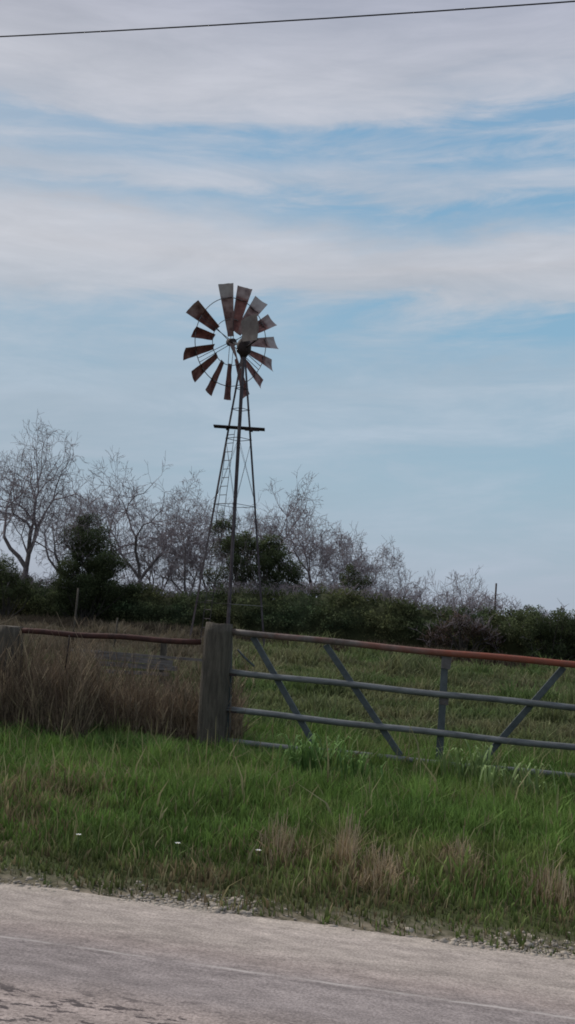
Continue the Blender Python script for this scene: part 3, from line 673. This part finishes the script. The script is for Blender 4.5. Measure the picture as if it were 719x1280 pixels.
# ------------------------------------------------------------------ trees
def grow(base, H, spread, lean=0, fork=3, seed=0, r=.1, up=.5, depth=6, stems=1, low=.25):
    rnd = random.Random(seed); seg = []
    def rec(p, d, L_, r_, lev):
        n_ = 3 if lev < 3 else 2; q = p; st = []
        for i_ in range(n_):
            wv = .15 + .035 * lev
            d = (d + Vector((rnd.gauss(0, wv), rnd.gauss(0, wv), rnd.gauss(0, wv) + .05 * up))).normalized()
            nq = q + d * L_ / n_; ra = r_ * (1 - .3 * i_ / n_); rb = r_ * (1 - .3 * (i_ + 1) / n_); seg.append((q, nq, ra, rb, lev)); st.append((nq, d, rb)); q = nq
        if lev >= depth:
            for _ in range(2):
                nd = (d + Vector((rnd.gauss(0, .45), rnd.gauss(0, .45), rnd.gauss(0, .3)))).normalized(); st0 = rnd.choice(st)[0]; seg.append((st0, st0 + nd * L_ * rnd.uniform(.5, 1.1), r_ * .4, r_ * .2, lev))
            return
        nb = rnd.choice((2, 3)) if lev < 3 else rnd.choice((2, 2, 3))
        for b_ in range(nb):
            ang = rnd.uniform(.35, .95) * (1 if lev else spread); az = rnd.uniform(0, 6.28) if nb < 3 else b_ * 2.1 + rnd.uniform(-.5, .5)
            a = d.orthogonal().normalized(); a2 = d.cross(a)
            nd = (d * math.cos(ang) + (a * math.cos(az) + a2 * math.sin(az)) * math.sin(ang) + Vector((0, 0, .04 * up))).normalized()
            rec(q, nd, L_ * rnd.uniform(.62, .86), r_ * .7 * rnd.uniform(.75, .95), lev + 1)
        if lev >= 1:
            for (qq, dd_, rb) in st[:-1]:
                if rnd.random() < .8:
                    ang = rnd.uniform(.6, 1.1); az = rnd.uniform(0, 6.28); a = dd_.orthogonal().normalized(); a2 = dd_.cross(a)
                    nd = (dd_ * math.cos(ang) + (a * math.cos(az) + a2 * math.sin(az)) * math.sin(ang)).normalized(); rec(qq, nd, L_ * .55, rb * .5, min(depth, lev + 2))
    for s_ in range(stems):
        d0 = Vector((lean + (rnd.gauss(0, .22) if stems > 1 else 0), rnd.gauss(0, .1), 1)).normalized(); rec(Vector((0, 0, -.15)) + Vector((rnd.gauss(0, .12) * (stems > 1), 0, 0)), d0, H * low, r, 0)
    return seg
def tree(px, topY, baseY, Y_, lab, name='bare_tree', Hf=1., group=None, wid=None, **kw):
    b = W(px, baseY, Y_); b[2] = float(G(b[0], b[1])); t = W(px, topY, Y_); H = t[2] - b[2]; stems = kw.pop('stems', 1)
    seg = grow(b, H, 1.0, stems=stems, **kw)
    z_ = float(np.percentile([s[1].z for s in seg], 99.3)); sc_ = H / z_; xs_ = np.percentile([abs(s[1].x) for s in seg], 95); sx_ = min(max((wid / 2 / FPX * Y_) / xs_, .85 * sc_), 1.7 * sc_) if wid else sc_
    root = thing(name, lab, 'tree', b, group)
    for nm, mt, f, n_ in (('trunk', 'bark', lambda l: l <= 1, 7), ('crown', 'twig', lambda l: l >= 2, 3)):
        S = [s for s in seg if f(s[4])]; P0 = np.array([s[0][:] for s in S]) * [sx_, sx_, sc_]; P1 = np.array([s[1][:] for s in S]) * [sx_, sx_, sc_]
        r0 = np.maximum([s[2] for s in S], .0075 if nm == 'crown' else .02); r1 = np.maximum([s[3] for s in S], .0055 if nm == 'crown' else .018)
        V, F = tubes(P0, P1, r0, r1, n_); np_mesh(nm, V, F, M[mt], root)
    return root, seg, (sx_, sc_)
BT = 'bare trees behind the hedge'
TR = [
 (20, 528, 50, 'tallest bare tree, with forked trunk at the left edge', dict(seed=150, wid=128, r=.2, depth=7, low=.2)),
 (62, 585, 49, 'thin bare tree just right of the tallest one', dict(seed=178, wid=60, r=.1, depth=7, low=.2)),
 (122, 574, 53, 'bare tree rising behind the dark vine-covered cone', dict(seed=13, wid=72, r=.14, depth=7, low=.2)),
 (168, 588, 50, 'bare multi-stemmed tree right of the vine-covered cone', dict(seed=265, wid=88, r=.14, depth=7, low=.2)),
 (200, 640, 54, 'low bare tree in the gap between cone and windmill', dict(seed=37, wid=89, r=.07, depth=6, stems=3)),
 (252, 622, 51, 'bare leaning tree seen behind the left windmill leg', dict(seed=44, wid=106, r=.10, depth=7, lean=-.35, stems=2)),
 (328, 592, 53, 'bare tree whose top shows behind the windmill tower', dict(seed=356, wid=92, r=.15, depth=7, low=.2)),
 (392, 636, 52, 'bare tree right of the leafy tree behind the windmill', dict(seed=168, wid=90, r=.13, depth=7, low=.2)),
 (440, 672, 50, 'small bare tree rising from the rounded bush', dict(seed=71, wid=78, r=.06, depth=7, stems=3)),
 (516, 712, 48, 'wispy bare sapling over the hedge, left of the taller saplings', dict(seed=83, wid=67, r=.03, depth=5, stems=3)),
 (556, 712, 48, 'tallest wispy bare sapling over the right half of hedge', dict(seed=88, wid=51, r=.025, depth=5, stems=2)),
 (592, 730, 47.5, 'short wispy bare sapling beside the dark pole', dict(seed=91, wid=44, r=.025, depth=5, stems=2)),
]
for px, ty, Y_, lab, kw in TR:
    if px < -20: continue
    tree(px, ty, 775, Y_, lab, **kw)

# leafy masses: leaf cards through a lumpy volume
def leaves(P, size, tone, droop=0.):
    n_ = len(P); a = rng.normal(0, 1, (n_, 3)); a /= np.linalg.norm(a, axis=1, keepdims=True); b = rng.normal(0, 1, (n_, 3)); b = np.cross(a, b); b /= np.linalg.norm(b, axis=1, keepdims=True)
    s = (size * rng.uniform(.5, 1.4, n_))[:, None]; V = np.stack([P - a * s, P - b * s * .55, P + a * s, P + b * s * .55], 1)
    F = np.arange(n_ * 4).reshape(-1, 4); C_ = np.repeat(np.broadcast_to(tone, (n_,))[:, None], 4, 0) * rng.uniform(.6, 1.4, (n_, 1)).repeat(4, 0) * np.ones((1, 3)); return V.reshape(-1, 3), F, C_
def clumps(centres, radii, n_per, size, flat=.8):
    Ps = []; T = []
    for c_, r_ in zip(centres, radii):
        n_ = max(8, int(n_per * r_ ** 2)); d_ = rng.normal(0, 1, (n_, 3)); d_ /= np.linalg.norm(d_, axis=1, keepdims=True); q_ = r_ * rng.uniform(.35, 1.08, (n_, 1)) ** .7
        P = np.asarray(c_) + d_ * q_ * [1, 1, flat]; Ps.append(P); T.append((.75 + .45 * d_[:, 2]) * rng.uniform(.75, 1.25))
    return np.concatenate(Ps), np.concatenate(T)
# hedge profile (height of the thicket top as surveyed along its length)
PX = [-160, -60, 0, 40, 70, 100, 150, 180, 210, 250, 300, 350, 400, 450, 480, 510, 540, 570, 610, 650, 700, 760, 860]
PY = [725, 715, 716, 728, 736, 742, 738, 733, 745, 742, 738, 742, 738, 742, 748, 753, 762, 762, 764, 765, 778, 780, 786]
def yH(x): return 44.0 - .34 * np.clip(x, -14, 14)
def WH(px, py, back=1.6):
    d_ = ray(px, py); t = 40.
    for _ in range(20): t = float(yH(CAM[0] + d_[0] * t)) + back
    return CAM + d_ * t
PY = [q - 7 for q in PY]
HX = [float(WH(a, b_)[0]) for a, b_ in zip(PX, PY)]; HZ = [float(WH(a, b_)[2]) for a, b_ in zip(PX, PY)]
ctr = []; rds = []
for _ in range(3200):
    xx = rng.uniform(-17.5, 17.5); y0_ = float(yH(xx)); yy = y0_ + rng.uniform(0, 3.6); zt_ = np.interp(xx, HX, HZ) + .12 * (fbm(xx, yy, 1.2, 99) - .5) * 2; g_ = float(G(xx, yy)); r_ = rng.uniform(.2, .5)
    front = (yy - y0_) / 3.6; zmax = g_ + (zt_ - g_) * (.6 + .4 * min(1, front * 3.)); zz = g_ + (zmax - r_ * .8 - g_) * (1 - rng.random() ** 1.8 * .95)
    ctr.append((xx, yy, max(zz, g_ + .1))); rds.append(r_)
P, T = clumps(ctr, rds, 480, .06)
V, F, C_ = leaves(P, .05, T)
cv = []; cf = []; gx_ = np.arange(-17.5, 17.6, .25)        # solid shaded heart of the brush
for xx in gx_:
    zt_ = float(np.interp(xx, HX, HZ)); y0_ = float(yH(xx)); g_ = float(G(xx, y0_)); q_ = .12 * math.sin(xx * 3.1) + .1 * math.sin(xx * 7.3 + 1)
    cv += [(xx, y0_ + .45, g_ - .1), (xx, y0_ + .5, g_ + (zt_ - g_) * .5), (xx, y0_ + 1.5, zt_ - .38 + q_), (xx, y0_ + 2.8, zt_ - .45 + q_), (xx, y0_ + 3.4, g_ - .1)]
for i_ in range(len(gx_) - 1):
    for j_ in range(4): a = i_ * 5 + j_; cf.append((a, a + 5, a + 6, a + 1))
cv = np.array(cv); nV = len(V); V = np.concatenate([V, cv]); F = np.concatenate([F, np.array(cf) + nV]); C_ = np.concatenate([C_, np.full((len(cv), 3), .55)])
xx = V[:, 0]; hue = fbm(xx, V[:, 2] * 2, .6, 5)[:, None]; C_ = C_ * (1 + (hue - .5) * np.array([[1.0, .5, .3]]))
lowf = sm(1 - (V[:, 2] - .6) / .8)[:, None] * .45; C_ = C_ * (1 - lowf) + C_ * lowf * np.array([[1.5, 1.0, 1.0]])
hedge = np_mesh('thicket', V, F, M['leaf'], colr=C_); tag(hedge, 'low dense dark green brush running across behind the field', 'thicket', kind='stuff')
def core(name, pts, parent=None, mt='leaf'): pass
def bush(name, cat, lab, spots, Y_, mt='leaf', n_per=420, size=.06, stemmy=True, tone=1., flat=.9, twigs=0):
    """spots: photo x, y, radius in photo px"""
    s_ = Y_ / FPX; xs_ = [W(a, b_, Y_) for a, b_, r_ in spots]; cx_ = np.mean([p[0] for p in xs_]); gz_ = float(G(cx_, Y_)); root = thing(name, lab, cat, (cx_, Y_, gz_)); C0 = np.array([cx_, Y_, gz_])
    cc, rr = [], []
    for p, (a, b_, r_) in zip(xs_, spots):
        R_ = r_ * s_
        for _ in range(12): o_ = rng.normal(0, .55, 3) * R_; cc.append(p - C0 + o_ * [1, 1, .8]); rr.append(R_ * rng.uniform(.3, .72))
    P, T = clumps(cc, rr, n_per, size, flat); P = P[P[:, 2] > .02]; T = rng.permutation(T)[:len(P)] if False else T[:len(P)]
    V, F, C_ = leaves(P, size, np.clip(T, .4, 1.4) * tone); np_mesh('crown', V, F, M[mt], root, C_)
    P0 = []; P1 = []
    for c_ in cc[::3]:
        b0_ = np.array([rng.normal(0, .12), rng.normal(0, .1), -.1]); md = b0_ * .4 + np.array(c_) * .6 + rng.normal(0, .12, 3); P0 += [b0_, md]; P1 += [md, np.array(c_)]
    V, F = tubes(P0, P1, [.035, .022] * (len(P0) // 2), [.022, .01] * (len(P0) // 2), 5); np_mesh('trunk', V, F, M.get('dark_bark') or M.setdefault('dark_bark', mat('shaded bark', (.07, .06, .052), .95, col2=(.04, .034, .03), scale=5)), root)
    if twigs:
        P0 = []; P1 = []
        for _ in range(twigs):
            i_ = rng.integers(len(cc)); c_ = np.array(cc[i_]); d_ = rng.normal(0, 1, 3); d_[2] = abs(d_[2]) + .6; d_ /= np.linalg.norm(d_); l_ = rng.uniform(.3, .9) * max(rr[i_], .35) * 2.0; e_ = c_ + d_ * l_; P0.append(c_); P1.append(e_)
            for _ in range(3): f_ = c_ + (e_ - c_) * rng.uniform(.4, 1); P0.append(f_); P1.append(f_ + (d_ + rng.normal(0, .5, 3)) * l_ * .3)
        V, F = tubes(P0, P1, .009, .005, 3); np_mesh('twigs', V, F, M['twig'], root)
    return root
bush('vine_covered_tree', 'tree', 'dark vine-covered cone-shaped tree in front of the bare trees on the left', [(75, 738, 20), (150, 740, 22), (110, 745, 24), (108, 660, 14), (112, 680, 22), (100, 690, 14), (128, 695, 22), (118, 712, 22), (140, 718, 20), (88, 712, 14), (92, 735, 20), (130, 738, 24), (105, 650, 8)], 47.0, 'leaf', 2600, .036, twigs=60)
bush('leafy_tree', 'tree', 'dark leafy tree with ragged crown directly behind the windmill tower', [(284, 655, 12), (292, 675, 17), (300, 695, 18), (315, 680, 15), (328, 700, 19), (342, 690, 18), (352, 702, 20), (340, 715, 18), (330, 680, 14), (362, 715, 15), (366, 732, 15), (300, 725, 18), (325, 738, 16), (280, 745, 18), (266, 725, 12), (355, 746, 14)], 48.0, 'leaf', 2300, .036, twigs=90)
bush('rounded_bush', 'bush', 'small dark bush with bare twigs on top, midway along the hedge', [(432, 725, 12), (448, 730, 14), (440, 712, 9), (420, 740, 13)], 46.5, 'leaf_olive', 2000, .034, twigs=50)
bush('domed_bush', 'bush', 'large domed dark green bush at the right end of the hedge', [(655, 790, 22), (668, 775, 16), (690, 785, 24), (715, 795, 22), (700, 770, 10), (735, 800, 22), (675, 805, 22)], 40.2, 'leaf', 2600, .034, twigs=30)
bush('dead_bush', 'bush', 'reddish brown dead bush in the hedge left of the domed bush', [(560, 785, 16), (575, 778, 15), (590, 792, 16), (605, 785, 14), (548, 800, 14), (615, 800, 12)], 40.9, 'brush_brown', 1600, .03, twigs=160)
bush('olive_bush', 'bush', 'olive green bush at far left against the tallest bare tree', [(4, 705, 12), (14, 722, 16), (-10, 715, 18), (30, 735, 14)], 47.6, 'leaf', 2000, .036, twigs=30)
# tangled bare canes along the top of the hedge and a brown weedy foot to it
P0 = []; P1 = []
for _ in range(1500):
    xx = rng.uniform(-17, 17); yy = 45 + rng.uniform(0, 3); zt_ = np.interp(xx, HX, HZ); yy = float(yH(xx)) + rng.uniform(.8, 3); b_ = np.array([xx, yy, zt_ - .35]); d_ = np.array([rng.normal(0, .5), rng.normal(0, .4), 1.]); l_ = rng.uniform(.3, .85) * (1.25 if 5 < xx < 10 else .8); e_ = b_ + d_ * l_ * .8
    P0.append(b_); P1.append(e_)
    for _ in range(3): f_ = b_ + (e_ - b_) * rng.uniform(.4, .95); P0.append(f_); P1.append(f_ + np.array([rng.normal(0, .6), rng.normal(0, .5), .5]) * l_ * .35)
V, F = tubes(P0, P1, .010, .005, 3); tag(np_mesh('bare_canes', V, F, M['twig']), 'tangled thin bare canes poking out of the hedge top', 'canes', kind='stuff')
N_ = 26000; x = rng.uniform(-17, 17, N_); y = yH(x) - 1.6 + rng.normal(0, 1.0, N_); h = rng.uniform(.2, .75, N_) * (.4 + .9 * fbm(x, y, .7, 55)); cw = mixv(np.array([[.15, .105, .08]]), np.array([[.20, .165, .105]]), rng.random(N_)) * rng.uniform(.5, 1.1, (N_, 1))
V, F, C_ = blades(x, y, G(x, y) - .02, h, rng.uniform(.02, .05, N_), cw, lean=.3)
tag(np_mesh('brown_weeds', V, F, M['dry'], colr=C_), 'strip of brown weeds along the foot of the dark hedge', 'weeds', kind='stuff')

# ------------------------------------------------------------------ power line
p0 = W(0, 47, 10); d_ = ray(0, 47); p0 = CAM + d_ * 5.8 / d_[2]; d_ = ray(719, 3); p1 = CAM + d_ * 5.8 / d_[2]
dv = p1 - p0; pts = [Vector(p0 + dv * t) for t in np.linspace(-5, 6, 60)]
c_ = pts[len(pts) // 2].copy()
for i_, p in enumerate(pts): p.z += .0022 * ((p - Vector(p0 + dv * .5)).length ** 2) - .008
o = obj('power_line', polytube([p - c_ for p in pts], .0068, 6), M['wire'], smooth=True); o.location = c_
tag(o, 'single thin dark overhead cable crossing the sky at the top', 'cable')

# ------------------------------------------------------------------ sky and light
w = bpy.data.worlds.new('World'); scene.world = w; w.use_nodes = True; nt = w.node_tree; L = nt.links.new
bg = nt.nodes['Background']; ST = .10; bg.inputs['Strength'].default_value = ST
SUN_EL, SUN_AZ = rad(42), rad(-50)     # azimuth from +Y towards +X
sky = nt.nodes.new('ShaderNodeTexSky'); sky.sky_type = 'NISHITA'; sky.sun_disc = False; sky.sun_elevation = SUN_EL; sky.sun_rotation = SUN_AZ; sky.air_density = 1.2; sky.dust_density = 2
tc = nt.nodes.new('ShaderNodeTexCoord'); sp = nt.nodes.new('ShaderNodeSeparateXYZ'); L(tc.outputs['Generated'], sp.inputs[0])
def mth(op, a, b=None, c=None, clamp=False):
    q = nt.nodes.new('ShaderNodeMath'); q.operation = op; q.use_clamp = clamp
    for i_, v in enumerate((a, b, c)):
        if v is None: continue
        if isinstance(v, (int, float)): q.inputs[i_].default_value = v
        else: L(v, q.inputs[i_])
    return q.outputs[0]
X, Y, Z = sp.outputs
hy = mth('MAXIMUM', mth('SQRT', mth('ADD', mth('MULTIPLY', X, X), mth('MULTIPLY', Y, Y))), .05)
uu = mth('ARCTAN2', X, Y)
vv = mth('DIVIDE', Z, hy)
vt = mth('MULTIPLY_ADD', uu, -.062, vv)          # cloud streets run slightly across the horizon
def noise(su, sv, sc_, det=6, ro=.55, off=0., dist=0.):
    cb = nt.nodes.new('ShaderNodeCombineXYZ'); L(mth('MULTIPLY', uu, su), cb.inputs[0]); L(mth('MULTIPLY', vt, sv), cb.inputs[1]); cb.inputs[2].default_value = off
    n_ = nt.nodes.new('ShaderNodeTexNoise'); n_.inputs['Scale'].default_value = sc_; n_.inputs['Detail'].default_value = det; n_.inputs['Roughness'].default_value = ro; n_.inputs['Distortion'].default_value = dist
    L(cb.outputs[0], n_.inputs['Vector']); return n_.outputs['Fac']
n1 = noise(1.0, 2.6, 3.2, 7, .55, 1.3); n2 = noise(1.2, 5.5, 5., 8, .62, 4.7, .4); n3 = noise(1, 1, 2.2, 3, .5, 9.)
vd = mth('ADD', vt, mth('MULTIPLY', mth('SUBTRACT', n1, .5), .13))
vd = mth('ADD', vd, mth('MULTIPLY', mth('SUBTRACT', n2, .5), .055))
def v_of(py): return float(ray(360, py)[2])
rp = nt.nodes.new('ShaderNodeValToRGB'); L(mth('DIVIDE', vd, .9), rp.inputs[0])
stops = [(-180, .25), (0, .06), (90, .10), (140, .25), (165, .92), (204, .88), (222, .48), (242, .40), (264, .82), (282, .50), (300, .14), (335, .02), (380, .12), (408, .82), (440, .75), (475, .35), (520, .42), (580, .62), (660, .55), (765, .45)]
stops = sorted([(v_of(py) / .9, b_) for py, b_ in stops]); e = rp.color_ramp.elements
e[0].position = stops[0][0]; e[0].color = (stops[0][1],) * 3 + (1,); e[1].position = stops[-1][0]; e[1].color = (stops[-1][1],) * 3 + (1,)
for p, b_ in stops[1:-1]: q = e.new(p); q.color = (b_, b_, b_, 1)
blue = rp.outputs[0]
# paler to the left, wisps inside the blue
side = mth('MULTIPLY_ADD', uu, 1.3, .90)
side = mth('MINIMUM', mth('MAXIMUM', side, .45), 1.2)
wis = nt.nodes.new('ShaderNodeMapRange'); L(n2, wis.inputs['Value']); wis.inputs['From Min'].default_value = .40; wis.inputs['From Max'].default_value = .66; wis.inputs['To Min'].default_value = 1.2; wis.inputs['To Max'].default_value = .45
blue = mth('MULTIPLY', mth('MULTIPLY', blue, side), wis.outputs['Result'], clamp=True)
def rgb(c): return tuple(v / ST for v in lin(*c)) + (1,)
# clear-sky colour by height, cloud colour by height
def ramp2(items, src):
    r_ = nt.nodes.new('ShaderNodeValToRGB'); L(src, r_.inputs[0]); it = sorted(items); e = r_.color_ramp.elements
    e[0].position = it[0][0]; e[0].color = it[0][1]; e[1].position = it[-1][0]; e[1].color = it[-1][1]
    for p, c in it[1:-1]: q = e.new(p); q.color = c
    return r_.outputs[0]
vn = mth('DIVIDE', vv, .9)
clear = ramp2([(v_of(py) / .9, rgb(c)) for py, c in ((0, (134, 166, 198)), (200, (128, 170, 202)), (420, (138, 178, 204)), (600, (154, 183, 201)), (765, (170, 184, 199)))], vn)
cloud = ramp2([(v_of(py) / .9, rgb(c)) for py, c in ((-200, (168, 170, 180)), (0, (176, 179, 193)), (110, (192, 194, 203)), (330, (196, 198, 205)), (500, (174, 188, 202)), (650, (170, 183, 199)), (765, (172, 178, 195)))], vn)
sh = nt.nodes.new('ShaderNodeMapRange'); L(n3, sh.inputs['Value']); sh.inputs['From Min'].default_value = .3; sh.inputs['From Max'].default_value = .7; sh.inputs['To Min'].default_value = .90; sh.inputs['To Max'].default_value = 1.09
sh2 = nt.nodes.new('ShaderNodeMapRange'); L(n2, sh2.inputs['Value']); sh2.inputs['From Min'].default_value = .3; sh2.inputs['From Max'].default_value = .7; sh2.inputs['To Min'].default_value = .90; sh2.inputs['To Max'].default_value = 1.10
def mx(f, a, b, bt='MIX'):
    q = nt.nodes.new('ShaderNodeMix'); q.data_type = 'RGBA'; q.blend_type = bt
    if isinstance(f, (int, float)): q.inputs['Factor'].default_value = f
    else: L(f, q.inputs['Factor'])
    L(a, q.inputs['A']); L(b, q.inputs['B']); return q.outputs['Result']
cb = nt.nodes.new('ShaderNodeCombineXYZ'); mm = mth('MULTIPLY', sh.outputs['Result'], sh2.outputs['Result'])
for i_ in range(3): L(mm, cb.inputs[i_])
cloud = mx(1., cloud, cb.outputs[0], 'MULTIPLY')
res = mx(blue, cloud, clear)
res = mx(.06, res, sky.outputs[0])
L(res, bg.inputs['Color'])
sd = bpy.data.lights.new('sun', 'SUN'); sd.energy = 2.6; sd.angle = rad(10); sd.color = (1, .95, .88); so = bpy.data.objects.new('sun', sd); COL.objects.link(so)
dirv = Vector((math.sin(SUN_AZ) * math.cos(SUN_EL), math.cos(SUN_AZ) * math.cos(SUN_EL), math.sin(SUN_EL)))
so.rotation_euler = (-dirv).to_track_quat('-Z', 'Y').to_euler()
